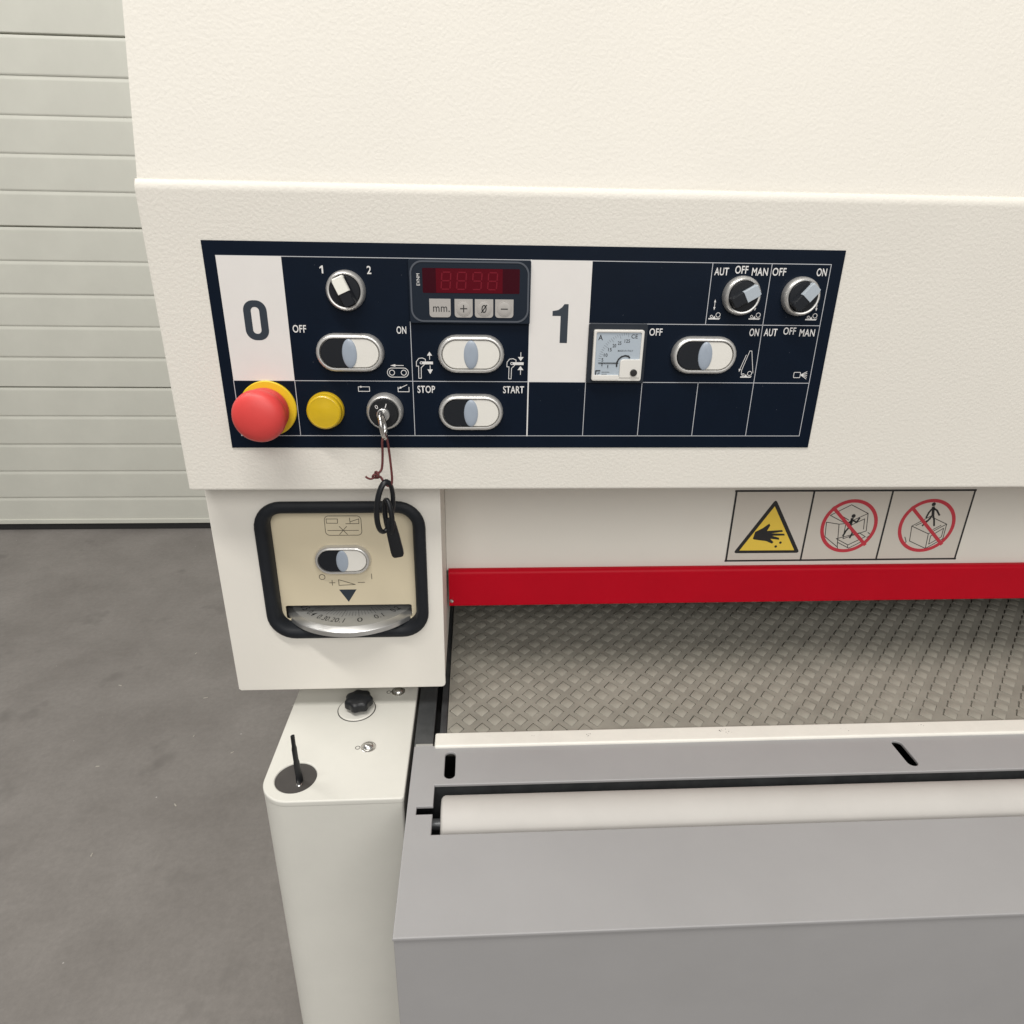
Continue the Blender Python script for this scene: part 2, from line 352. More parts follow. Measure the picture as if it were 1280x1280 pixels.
# engraved scale dial sticking out of the slot
dial = link('scale_dial', lathe_z([(40, -9), (69.5, -9), (71, -8), (71, -3.6), (70.4, -2.8), (66.0, -0.3), (65.4, 0)], 128, ang=25), 'alu', mach, (74.5, 79, -336))
link('dial_face', lathe_z([(0.5, 0), (65.2, 0), (65.2, 0.25), (0.5, 0.25)], 96), 'alu_face', dial, (74.5, 79, -336))
bm = bmesh.new()
for k in range(-34, 35):
    a = rad(11 + k * 3.9); big = k % 5 == 0; r0, r1 = (36, 49) if big else (39, 47)
    if abs(11 + k * 3.9) > 100: continue
    t = 0.42 if big else 0.3; d = Vector((math.sin(a), -math.cos(a), 0)); s_ = Vector((d.y, -d.x, 0)) * t / 2
    vs = [bm.verts.new(p + Vector((0, 0, 0.30))) for p in (d*r0+s_, d*r0-s_, d*r1-s_, d*r1+s_)]; bm.faces.new(vs)
link('scale_marks', fin(bm), 'print_black', dial, (74.5, 79, -336))
for s_, a in (('0', 11.6), ('0.1', 30.8), ('0.2', 50.5), ('0.1', -8.4), ('0.2', -18.3), ('0.3', -28.2), ('0.4', -42.5), ('0.5', -57)):
    key = (s_, 0.004)
    if key not in TC: TC[key] = text_mesh(s_, 0.004)
    src, w0, h0 = TC[key]; me = src.copy(); hh = 7.6; ww = 5.2 if s_ == '0' else 9.0
    me.transform(Matrix.Diagonal((ww / w0, hh / h0, 1, 1))); me.transform(Matrix.Translation((0, -55.0, 0.30))); me.transform(Matrix.Rotation(rad(a), 4, 'Z')); me.transform(Matrix.Scale(0.001, 4))
    link('lettering', me, 'print_black', dial, (74.5, 79, -336))

# ------------------------------------------------------------------ navy control panel with its print
cp = link('control_panel', box(0, 480, -1.0, 0.6, -156, 0, 0.25, 1), 'panel_navy', mach)
PY = -1.0
GX = [10, 56, 102, 148, 194, 240, 286, 332, 378, 424, 470]; Z0, Z1, Z2, Z3 = -10.2, -55.6, -101.2, -145.8
link('white_field', prints([[(9, Z0), (56, Z0), (56, Z2), (9, Z2)]], PY, 0.08), 'panel_white', cp)
link('white_field', prints([[(240.2, Z0), (286, Z0), (286, Z2), (240.2, Z2)]], PY, 0.08), 'panel_white', cp)
lines = [[(9, Z0), (470.3, Z0)], [(9, Z3), (470.3, Z3)], [(9, Z2), (470.3, Z2)], [(286, Z1), (470.3, Z1)], [(470.3, Z0), (470.3, Z3)], [(9, Z2), (9, Z3)], [(56, Z2), (56, Z3)], [(148, Z1), (148, Z3)],
         [(332, Z2), (332, Z3)], [(378, Z2), (378, Z3)], [(424, Z0), (424, Z3)], [(378, Z0), (378, Z1)], [(286, Z2), (286, Z3)]]
link('grid_lines', prints(stroke_loops(lines, 0.5), PY, 0.05), 'print_line', cp)
link('grid_lines', prints(stroke_loops([[(239.8, Z0), (239.8, Z3)]], 1.0), PY, 0.1), 'print_white', cp)
# big numerals
link('numeral', flat([rrect(23.6, 41.0, -70.4, -41.2, 7.6, 8), rrect(29.2, 35.4, -65.6, -46.0, 2.9, 8)], PY - 0.2, 0.2), 'print_navy', cp)
link('numeral', prints([[(263.6, -70.6), (269.4, -70.6), (269.4, -41.4), (266.2, -41.4), (264.4, -43.8), (261.6, -45.8), (257.2, -46.6), (257.2, -50.2), (263.6, -50.2)]], PY - 0.08, 0.1), 'print_navy', cp)
WORDS = [('1',83.1,85.6,-21.6,-16.2),('2',117.6,120.8,-21.6,-15.9),('OFF',58.8,68.9,-64.5,-58.8),('ON',137.3,144.7,-64.7,-59.1),('STOP',151.5,165.4,-110.5,-104.7),('START',219.7,236.5,-110.5,-104.7),
  ('OFF',334.1,344.4,-64.4,-58.8),('ON',414.2,421.8,-64.1,-58.2),('AUT',426.0,436.6,-64.0,-58.2),('OFF',441.5,451.6,-62.7,-57.1),('MAN',454.8,467.2,-63.9,-58.3),('AUT',380.0,391.0,-19.1,-13.5),
  ('OFF',395.9,406.0,-17.7,-12.0),('MAN',409.1,421.6,-18.9,-13.3),('OFF',425.2,435.8,-18.8,-13.1),('ON',459.9,467.8,-18.7,-13.0)]
for s_, a, b_, c_, d_ in WORDS:
    if s_ != '1': word(s_, a, b_, c_, d_, PY - 0.1, cp)
link('lettering', prints([[(84.5, -21.6), (85.6, -21.6), (85.6, -16.1), (84.7, -16.1), (83.1, -17.3), (83.1, -18.3), (84.5, -17.6)]], PY), 'print_white', cp)
LW = 0.5
def sym(paths, polys=(), wd=LW): return link('symbol', prints(stroke_loops(paths, wd) + [list(p) for p in polys], PY), 'print_white', cp)
st = rrect(128.5, 144.9, -98.0, -90.9, 3.5)
sym([st + [st[0]], cpath(132.1, -94.5, 2.0), cpath(141.3, -94.5, 2.0), [(133.5, -88.9), (141.2, -88.9)]], [[(131.0, -88.9), (135.0, -87.9), (135.0, -89.9)]])
def caliper(dx, dz):
    c_ = [(151.5,-85.8),(151.4,-89.3),(153.1,-89.3),(152.9,-98.8),(154.9,-98.8),(155.1,-90.5),(157,-88.7),(158.5,-86.9),(158.6,-84),(156.3,-82.9),(153.4,-83.3),(151.5,-85.8)]
    return [[(x + dx, z + dz) for x, z in c_], cpath(155.3 + dx, -86.7 + dz, 0.9, 10)]
sym(caliper(0, 0) + [[(161.9, -84.0), (161.9, -80.8)], [(162.1, -88.9), (162.1, -92)]], [[(156.2, -85.7), (164.4, -85.7), (164.4, -87.8), (156.2, -87.8)], [(159.9, -81.1), (163.9, -81.1), (161.9, -78.1)], [(159.9, -91.8), (162.0, -95.4), (164.2, -91.8)]])
sym(caliper(71.1, -0.1) + [[(233.4, -78.2), (233.4, -81.8)], [(233.4, -91.8), (233.4, -95.4)]], [[(227.3, -85.8), (235.7, -85.8), (235.7, -87.9), (227.3, -87.9)], [(231.1, -81.7), (233.4, -84.8), (235.6, -81.7)], [(231.0, -91.9), (235.7, -91.9), (233.3, -88.7)]])
def rollers(dx, dz):
    return [cpath(387.1+dx, -48.2+dz, 1.7, 14), cpath(381.9+dx, -49.3+dz, 0.9, 10)], [[(379.8+dx, -51.6+dz), (388.4+dx, -51.6+dz), (389.2+dx, -50.0+dz), (388.2+dx, -50.7+dz), (385.4+dx, -50.7+dz), (384.2+dx, -48.9+dz), (383.0+dx, -50.6+dz), (379.8+dx, -50.6+dz)]]
a, p_ = rollers(0, 0); sym(a + [[(383.4, -38.0), (383.4, -43.2)]], p_ + [[(382.6, -38.8), (383.4, -36.6), (384.2, -38.8)], [(382.6, -42.4), (384.2, -42.4), (383.4, -44.6)]], 0.42)
a, p_ = rollers(32.0, 0.2); sym(a + [[(415.8, -38.0), (415.8, -43.4)]], p_ + [[(415.0, -42.6), (416.6, -42.6), (415.8, -44.8)]], 0.42)
a, p_ = rollers(77.7, 0.1); sym(a + [[(464.8, -37.4), (464.9, -43)]], p_ + [[(464.1, -42.4), (465.7, -42.4), (464.9, -44.6)]], 0.42)
a, p_ = rollers(32.2, -45.3); sym(a + [[(412.4, -91), (416.8, -75.6), (418.4, -75.6), (422.0, -93.2)], [(410.7, -90.4), (414.4, -78.8)], [(412.4, -91), (412.6, -94.5)]], p_ + [[(409.8, -90.0), (411.6, -90.0), (410.4, -92.4)]], 0.42)
sp_ = rrect(456.2, 461.6, -96.7, -92.4, 0.7)
sym([sp_ + [sp_[0]]] + [[(461.9, -94.5), q] for q in ((466.8, -91.8), (467.0, -93.3), (467.2, -94.8), (467.2, -96.3), (467.0, -97.7))], [], 0.45)
sym([[(105, -105.8), (113.7, -105.8), (113.7, -109.4), (105, -109.4), (105, -105.8)]], [circ(107, -105.8, 0.8, 8)])
sym([[(136.2, -106), (136.2, -109.6), (144.8, -109.6), (144.8, -106)], [(136.6, -107.1), (143.3, -104.1)]], [circ(138.2, -106.3, 0.8, 8)])

rs = random.Random(5)
link('dust_speck', prints([circ(rs.uniform(60, 465), rs.uniform(-150, -14), rs.uniform(0.12, 0.3), 6) for _ in range(34)], PY, 0.03), 'display_rim', cp)['kind'] = 'stuff'
# ------------------------------------------------------------------ controls on the panel
def stadium(hx, hz, n=12):
    r = hz; c_ = hx - hz
    return [(c_ + r*math.cos(rad(-90 + 180*k/n)), r*math.sin(rad(-90 + 180*k/n))) for k in range(n+1)] + [(-c_ + r*math.cos(rad(90 + 180*k/n)), r*math.sin(rad(90 + 180*k/n))) for k in range(n+1)]
def st3(hx, hz, y): return [(x, y, z) for x, z in stadium(hx, hz)]
ME_BEZ = loft([st3(26.0, 14.5, 0), st3(26.0, 14.5, -2.2), st3(25.7, 14.2, -4.2), st3(24.9, 13.4, -5.8), st3(23.9, 12.4, -6.4), st3(23.0, 11.5, -6.2), st3(22.8, 11.3, -5.2), st3(22.7, 11.2, -2.5)], cap0=True, cap1=True, ang=50)
def half_cap(sign):
    n_ = 14; hx, hz, y0, y1 = 22.2, 10.8, -2.4, -5.6
    arc = [(sign * (hx - hz + hz * math.sin(rad(180*k/n_))), hz * math.cos(rad(180*k/n_))) for k in range(n_+1)]
    lo = arc + [(sign * 0.15, -hz), (sign * 0.15, hz)]
    def ins(l, g, y): return [(x - (math.copysign(min(g, abs(x)), x)), y, z * (1 - g/hz)) for x, z in l]
    return loft([ins(lo, 0, y0), ins(lo, 0, y1 + 0.7), ins(lo, 0.3, y1 + 0.15), ins(lo, 0.9, y1)], ang=40)
ME_CAPL, ME_CAPR = half_cap(-1), half_cap(1)
ME_LENS = loft([[(5.6*g*math.cos(2*math.pi*k/40), y, 10.95*g2*math.sin(2*math.pi*k/40)) for k in range(40)] for g, g2, y in ((1, 1, -3), (1, 1, -5.8), (0.95, 0.98, -6.2), (0.7, 0.8, -6.7), (0.3, 0.4, -6.95))], ang=50)
def pushbutton(x, y, z, left):
    p_ = link('pushbutton', ME_BEZ.copy(), 'silver', mach, (x, y, z))
    link('black_cap' if left == 'cap_black' else 'white_cap', ME_CAPL.copy(), left, p_, (x, y, z)); link('white_cap', ME_CAPR.copy(), 'cap_white', p_, (x, y, z)); link('lens', ME_LENS.copy(), 'lens_grey', p_, (x, y, z))
pushbutton(101.2, PY, -79.0, 'cap_black'); pushbutton(194.3, PY, -79.4, 'cap_white'); pushbutton(193.9, PY, -125.6, 'cap_black'); pushbutton(379.0, PY, -79.0, 'cap_black')
pushbutton(72.4, 38.0, -276.6, 'cap_black')

ME_RING = lathe_y([(14.6, 0), (14.6, -2.0), (14.3, -4.2), (13.5, -5.9), (12.6, -6.6), (11.7, -6.4), (11.3, -5.6), (11.2, -2)], 56, ang=50)
def selector(x, z, ang_, pm):
    p_ = link('selector_switch', ME_RING.copy(), 'silver', mach, (x, PY, z))
    link('turning_disc', lathe_y([(11.1, -1), (11.1, -6.2), (10.6, -6.8), (4, -7.0)], 40), 'cap_black', p_, (x, PY, z))
    R_ = Matrix.Rotation(rad(ang_), 4, 'Y')
    # handle: tapered bar across the disc, long axis local z
    def sec(hw0, hz0, y, z1=10.6): return [(-hw0, y, -z1+1.6), (-hw0*0.75, y, -z1), (hw0*0.75, y, -z1), (hw0, y, -z1+1.6), (hw0, y, hz0-1.6), (hw0*0.8, y, hz0), (-hw0*0.8, y, hz0), (-hw0, y, hz0-1.6)]
    me = loft([sec(5.6, 10.6, -6.6), sec(5.0, 10.6, -8.5), sec(4.4, 10.4, -12.2), sec(3.8, 9.9, -13.0)], ang=30); me.transform(R_)
    link('handle', me, 'cap_black', p_, (x, PY, z))
    def sec2(hw0, y, a_, b2): return [(-hw0, y, a_), (hw0, y, a_), (hw0, y, b2-1.4), (hw0*0.8, y, b2), (-hw0*0.8, y, b2), (-hw0, y, b2-1.4)]
    me = loft([sec2(4.75, -9.0, -1.0, 10.9), sec2(4.6, -12.6, -1.0, 10.7), sec2(4.1, -13.6, -0.8, 10.0)], ang=30); me.transform(R_)
    link('pointer', me, pm, p_, (x, PY, z))
selector(101.4, -33.4, -24, 'pointer_white'); selector(402.9, -33.6, 60, 'pointer_grey'); selector(449.6, -33.6, 40, 'pointer_grey')

# emergency stop
es = link('emergency_stop', lathe_y([(22.0, 0.2), (22.0, -1.6), (21.4, -2.2), (13, -2.2)], 64), 'estop_yellow', mach, (33.4, PY, -123.2))
link('neck', lathe_y([(15.0, -2), (16.4, -4), (17.8, -7), (18.4, -11), (18.2, -15), (17.0, -19)], 48), 'estop_red', es, (33.4, PY, -123.2))
link('mushroom_head', lathe_y([(15.0, -18.2), (17.8, -19.4), (19.5, -21.4), (20.1, -24.2), (19.9, -27.4), (18.9, -30.2), (16.8, -32.6), (13.2, -34.4), (8.4, -35.4), (3.5, -35.8), (1, -35.9)], 64, ang=60), 'estop_red', es, (33.4, PY, -123.2))
# yellow lens push button
yb = link('lamp_button', lathe_y([(14.6, 0), (14.6, -3.0), (14.2, -4.0), (12.2, -4.2)], 48, ang=40), 'lens_yellow', mach, (78.3, PY, -124.4))
link('lens', lathe_y([(13.9, -3), (13.7, -8.4), (13.0, -9.6), (12.0, -10.1), (11.2, -9.9), (6.0, -10.5), (1.5, -10.8)], 48, ang=40), 'lens_yellow', yb, (78.3, PY, -124.4))
# key switch
KX, KZ = 125.2, -124.8
ks = link('key_switch', lathe_y([(14.6, 0), (14.6, -3.0), (14.3, -5.6), (13.4, -8.0), (12.4, -8.8), (11.6, -8.6), (11.4, -7.8), (11.3, -3)], 56, ang=50), 'silver', mach, (KX, PY, KZ))
link('switch_core', lathe_y([(11.3, -2), (11.3, -11.6), (10.8, -12.4), (6, -12.5)], 48), 'lock_black', ks, (KX, PY, KZ))
link('lock_cylinder', lathe_y([(5.0, -11), (5.0, -15.4), (4.5, -15.9), (1, -15.9)], 36), 'alu', ks, (KX, PY, KZ))
word('0', KX - 6.2, KX - 4.0, KZ + 4.2, KZ + 7.4, PY - 12.65, ks, rot=rad(25), bold=0.004)
word('I', KX + 1.8, KX + 2.5, KZ + 5.2, KZ + 8.4, PY - 12.65, ks, rot=rad(-18), bold=0.004)

# digital read-out
dr = link('digital_readout', flat([rrect(148.3, 239.6, -56.2, -10.6, 1.0, 3)], PY - 3.0, 3.0, 0.4), 'display_body', mach)
DYF = PY - 3.0
link('rim', flat([rrect(149.3, 238.4, -55.2, -11.4, 9, 8), rrect(150.5, 237.2, -54.0, -12.6, 8, 8)], DYF - 0.35, 0.35), 'display_rim', dr)
link('window', prints([rrect(158.6, 231.2, -34.2, -16.6, 0.8, 3)], DYF, 0.10), 'display_red_dark', dr)
link('window', prints([[(168.6, -34.0), (218.4, -34.0), (218.4, -16.8), (168.6, -16.8)]], DYF - 0.13, 0.06), 'display_red', dr)
SEG = {'8': 'abcdefg', '9': 'abcdfg', '4': 'bcfg'}
for k, ch in enumerate('8898'):
    x0_ = 172.3 + k * 11.6; h_, w_ = 12.0, 6.6; zt = -19.4; s_ = 0.08
    pts = {'a': ((0, 0), (1, 0)), 'b': ((1, 0), (1, .5)), 'c': ((1, .5), (1, 1)), 'd': ((0, 1), (1, 1)), 'e': ((0, .5), (0, 1)), 'f': ((0, 0), (0, .5)), 'g': ((0, .5), (1, .5))}
    paths = []
    for q in SEG[ch]:
        (ax, az), (cx_, cz_) = pts[q]
        f_ = lambda u, v: (x0_ + w_*u + (1 - v) * h_ * s_, zt - h_*v)
        A, B = Vector(f_(ax, az)), Vector(f_(cx_, cz_)); dlt = (B - A) * 0.14; paths.append([tuple(A + dlt), tuple(B - dlt)])
    link('digit', prints(stroke_loops(paths, 0.9), DYF - 0.22, 0.04), 'display_segment', dr)
for (x0_, x1_, s_) in ((163.2, 179.2, 'mm.'), (182.2, 195.8, '+'), (197.5, 211.4, '0'), (212.9, 226.8, '-')):
    lo = [(x1_ , -38.3), (x0_, -38.3)] + [q for q in rrect(x0_, x1_, -51.7, -40, 2.4, 4) if q[1] < -45]
    kx, kz = (x0_ + x1_) / 2, -45.2
    link('key_button', prints([lo], DYF, 0.5), 'key_grey', dr)
    if s_ == 'mm.': word('mm.', kx - 5.2, kx + 7.2, kz - 2.6, kz + 1.4, DYF - 0.6, dr, 'print_black', bold=0.0)
    else:
        link('button_dome', loft([[(kx + r*math.cos(2*math.pi*i/28), y, kz + r*math.sin(2*math.pi*i/28)) for i in range(28)] for r, y in ((5.6, DYF - 0.4), (5.4, DYF - 0.85), (4.9, DYF - 0.8), (4.6, DYF - 1.1), (2, DYF - 1.2))], ang=50), 'key_grey', dr)
        pth = {'+': [[(kx-2.4, kz), (kx+2.4, kz)], [(kx, kz-2.4), (kx, kz+2.4)]], '-': [[(kx-2.4, kz), (kx+2.4, kz)]], '0': [[(x_*0.62 + kx*0.38, z_) for x_, z_ in cpath(kx, kz, 2.5, 16)], [(kx-1.9, kz-2.7), (kx+1.9, kz+2.7)]]}[s_]
        link('lettering', prints(stroke_loops(pth, 0.75), DYF - 1.2, 0.1), 'print_black', dr)
word('EVNM', 151.2, 159.6, -26.0, -23.6, DYF - 0.2, dr, rot=rad(90), bold=0.004)

# ammeter
AX = 309.2; am = link('ammeter', flat([rrect(286.2, 332.2, -101.4, -55.4, 1.2, 3)], PY - 2.6, 2.6, 0.5), 'meter_case', mach)
AF = PY - 6.0
link('case', flat([rrect(289.6, 329.0, -99.0, -59.6, 1.6, 4), rrect(291.6, 326.8, -95.4, -61.6, 1.0, 3)], AF, 4.4, 0.5), 'meter_white', am)
link('dial_face', box(291.4, 327, AF + 0.9, AF + 3.5, -95.6, -61.4), 'meter_face', am)
FY = AF + 0.9
ctr = (317.5, -85.0)
tk = []
for k in range(0, 41):
    a = rad(180 - 88 * k / 40); big = k % 8 == 0; r0, r1 = (20.0, 23.6) if big else (21.6, 23.6)
    tk.append([(ctr[0] + r0*math.cos(a), ctr[1] + r0*math.sin(a)), (ctr[0] + r1*math.cos(a), ctr[1] + r1*math.sin(a))])
link('scale_marks', prints(stroke_loops(tk[::2], 0.16), FY, 0.05), 'print_black', am)
word('A', 293.1, 296.7, -67.5, -63.4, FY - 0.06, am, 'print_black', bold=0.014)
word('CE', 319.0, 324.0, -66.0, -62.9, FY - 0.06, am, 'print_black', bold=0.012)
for s_, x_, z_ in (('5', 297.4, -82.6), ('10', 299.8, -78.9), ('15', 302.8, -74.7), ('20', 306.1, -71.6), ('25', 310.1, -69.6), ('125', 316.0, -68.0)):
    ww = 1.4 * len(s_); word(s_, x_ - ww/2, x_ + ww/2, z_ - 1.35, z_ + 1.35, FY - 0.06, am, 'print_black', bold=0.016)
word('MADE IN ITALY', 309.2, 321.2, -76.2, -74.8, FY - 0.06, am, 'print_black', bold=0.006)
link('maker_mark', prints(stroke_loops([[(292.8, -94.0), (292.8, -91.2), (296.0, -91.2)]], 1.0) + stroke_loops([[(294.6, -94.2), (294.6, -92.9), (296.0, -92.9)]], 0.6) + stroke_loops([[(297.5, -92.2), (303.5, -92.2)], [(297.5, -93.8), (301.5, -93.8)]], 0.35) , FY, 0.05), 'print_black', am)
link('needle', prints(stroke_loops([[(294.6, -85.0), (310.0, -85.0)]], 0.7) + stroke_loops([[(309.0, -87.5), (309.0, -84.5), (310.2, -82.0), (312.4, -80.0), (315.2, -79.2), (317.8, -79.6), (318.8, -80.8)]], 1.1) + stroke_loops([[(297.3, -85), (297.3, -87.3)], [(302, -86.5), (302, -88.6)]], 0.5), FY - 0.3, 0.15), 'print_black', am)
link('cover', flat([[(311.4, -96.4), (311.4, -84.6)] + circ(313.9, -84.6, 2.5, 6, 180, 90) + [(327.6, -82.1), (327.6, -96.4)]], AF - 0.6, 2.6, 0.4), 'meter_white', am)
link('rim', box(290.4, 311.0, AF - 0.25, AF + 1.5, -98.2, -94.4, 0.3), 'meter_white', am)
sc = link('screw', lathe_y([(2.7, 0), (2.7, -1.3), (2.3, -1.8), (0.5, -1.9)], 24), 'print_black', am, (322.6, AF - 0.6, -92.2))

# ------------------------------------------------------------------ key, cord and black fob hanging from the key switch
K0 = (KX + 0.4, PY - 15.5, KZ - 0.6)
key = empty('key', K0)
tag(key, 'small silver key standing in the lock of the control panel', 'key')
lean = Vector((0.16, 0, -1)).normalized()
link('blade', box(-1.1, 1.1, -6, 5, -3.6, 3.6, 0.3, 1), 'chrome', key, K0)
pts = []
for k in range(32):
    a = 2*math.pi*k/32; pts.append(Vector((0, -12.0 - 8.6*math.cos(a), 0)) + lean * (4.6 + 9.6*math.sin(a)))
link('bow', tube(pts, 1.5, 12, True, r2=2.0), 'chrome', key, K0)

HY = -30.0
cord = tag(link('cord', None or tube(catmull([(127.2, HY + 1, -136.0), (125.6, HY - 1.5, -141.5), (125.2, HY - 0.6, -150), (124.4, HY, -160), (123.2, HY, -165.4), (120.0, HY - 1.5, -168.4), (117.6, HY - 2.5, -168.6), (116.4, HY - 1.0, -171.0), (118.6, HY + 1.5, -172.4), (121.2, HY - 2.0, -170.6), (120.6, HY - 2.2, -167.0), (118.4, HY + 1.0, -167.6), (118.8, HY + 1.2, -171.4), (122.4, HY, -171.4), (124.6, HY, -175.6), (127.4, HY + 0.4, -178.8), (130.0, HY + 0.4, -178.4), (131.2, HY + 0.4, -173), (130.8, HY, -160), (130.0, HY, -148), (129.2, HY - 0.2, -141.0), (127.2, HY + 1, -136.0)], 6), 0.95, 8), 'cord_red'), 'thin dark red string knotted through the silver key', 'string')
link('tail', tube(catmull([(118.0, HY - 1.5, -171.0), (115.2, HY - 2.4, -172.0), (112.6, HY - 2.6, -171.2), (111.0, HY - 2.4, -169.8)], 5), 0.85, 8), 'cord_red', cord)

fob = empty('key_fob', (126, HY, -176))
tag(fob, 'black plastic key fob with oval ring hanging on the red string', 'key fob')
rg = []
for k in range(40):
    a = 2*math.pi*k/40; u, v = 6.2*math.sin(a), 21.6*math.cos(a)
    rg.append((124.4 + u*0.95 + v*0.10, HY + u*0.75 - 1.0, -196.6 + v))
link('ring', tube(rg, 2.5, 12, True, r2=1.9), 'black_plastic', fob, (0, 0, 0))
rg = []
for k in range(36):
    a = 2*math.pi*k/36; u, v = 4.0*math.sin(a), 14.5*math.cos(a)
    rg.append((126.6 + u*0.8 - v*0.05, HY - u*0.9 + 0.5, -205.5 + v))
link('ring', tube(rg, 2.1, 12, True), 'black_plastic', fob, (0, 0, 0))
tb = []
for t, hw, hd in ((0, 3.0, 1.8), (0.12, 4.4, 2.4), (0.45, 5.0, 2.8), (0.85, 5.3, 2.8), (0.95, 5.0, 2.5), (1.0, 4.0, 1.8)):
    c0 = Vector((127.0, HY + 0.5, -207)).lerp(Vector((132.8, HY + 0.2, -241.5)), t); ax = Vector((0.986, 0, 0.167))
    tb.append([tuple(c0 + ax * hw * math.copysign(abs(math.cos(q))**0.6, math.cos(q)) + Vector((0, 1, 0)) * hd * math.copysign(abs(math.sin(q))**0.6, math.sin(q))) for q in [2*math.pi*i/24 for i in range(24)]])
link('tab', loft(tb, ang=50), 'black_plastic', fob, (0, 0, 0))

# ------------------------------------------------------------------ back panel of the feed opening, warning sticker, red guard bar
BX1 = 1056.0
link('back_panel', box(165.0, BX1, 120, 123, -333, -193.5), 'cream_paint', mach)
stk = link('warning_sticker', box(475.2, 742.4, 119.6, 120.1, -325.2, -240.4), 'sign_film', mach)
SY = 119.6
fr = [[(475.2, -241.2), (742.4, -241.2)], [(475.2, -324.6), (742.4, -324.6)], [(476, -241.2), (476, -325)], [(561.4, -241.2), (561.4, -325)], [(649.0, -241.2), (649.0, -325)], [(741.6, -241.2), (741.6, -325)]]
link('frame', prints(stroke_loops(fr, 2.1), SY, 0.05), 'print_black', stk)
def rpoly(pts, r, n=5):
    out = []
    N = len(pts)
    for i in range(N):
        p, a, b_ = Vector(pts[i]), Vector(pts[i-1]), Vector(pts[(i+1) % N]); u, v = (a-p).normalized(), (b_-p).normalized()
        for k in range(n+1):
            t = k/n; q0, q1 = p + u*r, p + v*r
            out.append(tuple((1-t)**2*q0 + 2*t*(1-t)*p + t*t*q1))
    return out
wt = link('warning_triangle', prints([rpoly([(520.6, -250.6), (482.6, -315.2), (558.6, -315.4)], 4.5)], SY, 0.06), 'print_black', stk)
link('warning_triangle', prints([[(520.6, -259.0), (489.4, -311.8), (551.8, -312.0)]], SY - 0.06, 0.05), 'sign_yellow', stk)
hand = [(502.4,-297.5),(503.7,-289.3),(511.7,-284.7),(518.0,-279.4),(519.4,-281.7),(516.7,-288.2),(533.9,-287.2),(534.7,-289.3),(522.1,-291.1),(536.9,-291.7),(537.7,-293.8),(523.3,-294.1),(531.8,-296.6),(532.2,-298.9),(522.1,-297.7),(526.4,-301.9),(524.9,-303.6),(517.8,-300.5),(503.6,-298.4)]
link('hand_symbol', flat([hand, circ(534.4, -302.5, 1.5, 12), circ(529.9, -307.2, 1.5, 12)], SY - 0.25, 0.2), 'print_black', stk)
def prohibit(cx_, cz_, r, sl, arts, head, persons):
    link('machine_drawing', prints(stroke_loops(arts, 0.85), SY, 0.05), 'print_black', stk)
    link('person_symbol', prints(stroke_loops([persons[0]], 3.2) + stroke_loops([persons[1], persons[2]], 2.0) + [circ(*head, 2.3, 14)], SY - 0.04, 0.06), 'print_black', stk)
    link('prohibition_ring', flat([circ(cx_, cz_, r, 56), circ(cx_, cz_, r - 3.9, 56)], SY - 0.22, 0.2), 'sign_red', stk)
    link('prohibition_ring', prints(stroke_loops([sl], 3.7), SY - 0.14, 0.05), 'sign_red', stk)
def cl(l): return l + [l[0]]
m1 = [cl([(584.8,-270.1),(606.1,-257.7),(627,-268.1),(604.4,-280)]), cl([(582.1,-278.2),(583.9,-295.8),(600.5,-308.4),(596.8,-280.7)]), cl([(604.4,-280),(627,-268.1),(629.6,-289.1),(605,-298.4)]), cl([(597.3,-298.3),(612.3,-306.1),(630.1,-296.2),(622.4,-291.4)]), [(596.8,-280.7),(604.4,-280)], [(600,-303),(614,-310),(629,-301)], [(592,-267.5),(607,-276)], [(607,-284),(624.5,-274.5),(626,-287)], [(600.5,-308.4),(602,-312)], [(612.3,-306.1),(612.5,-309)], [(632,-291),(636,-294),(632,-297)]]
prohibit(608.6, -283.2, 32.0, [(586.6, -261.2), (631.6, -305.6)], m1, (611.2, -271.0), ([(610.3,-274.6),(610,-283)], [(604.3,-294.8),(606.3,-288.9),(609.9,-283.1),(614.3,-290.9),(612.6,-297.2)], [(618.4,-273.8),(616.2,-278.5),(611.3,-276.1),(606.5,-279.6),(604.1,-278.4)]))
m2 = [cl([(680.6,-283.6),(698.7,-272),(720.2,-281.5),(702.1,-293.2)]), cl([(680.6,-283.6),(682.6,-301.9),(703.5,-311.3),(702.1,-293.2)]), cl([(702.1,-293.2),(720.2,-281.5),(720.7,-299.4),(703.5,-311.3)]), [(685,-283),(700,-275)], [(705.5,-296),(718,-286.5),(718.4,-297),(706,-306),(705.5,-296)], [(676,-297),(679,-303),(676,-305)], [(706,-288),(714,-283)]]
prohibit(697.6, -283.4, 32.2, [(675.4, -261.4), (720.6, -305.8)], m2, (698.9, -257.6), ([(699.4,-261.4),(701.2,-269.7)], [(692.7,-283),(697.7,-276.7),(701.4,-269.7),(704.4,-276.7),(706.1,-283.1)], [(694.5,-273.2),(695.9,-267.4),(699.2,-261.6),(704.6,-265.1),(708.7,-270.5)]))
rp = [(116, -330.2), (114.2, -331.0), (112.6, -332.6), (112.0, -335), (112.0, -371.5), (112.8, -373.6), (115, -374.2), (119.5, -374.2), (119.5, -330.2)]
rb = link('guard_bar', loft([[(167.2, y, z) for y, z in rp], [(BX1 - 2, y, z) for y, z in rp]], ang=50), 'red_paint', mach)
link('bolt', lathe_y([(2.4, 0), (2.4, -1.5), (1.8, -2.8), (0.5, -3.2)], 16), 'chrome', rb, (170.2, 112, -366))
link('frame', box(136, BX1, 880, 890, -700, -193.9), 'interior_shade', mach)  # near-black sheet added to close the opening and keep its inside dark
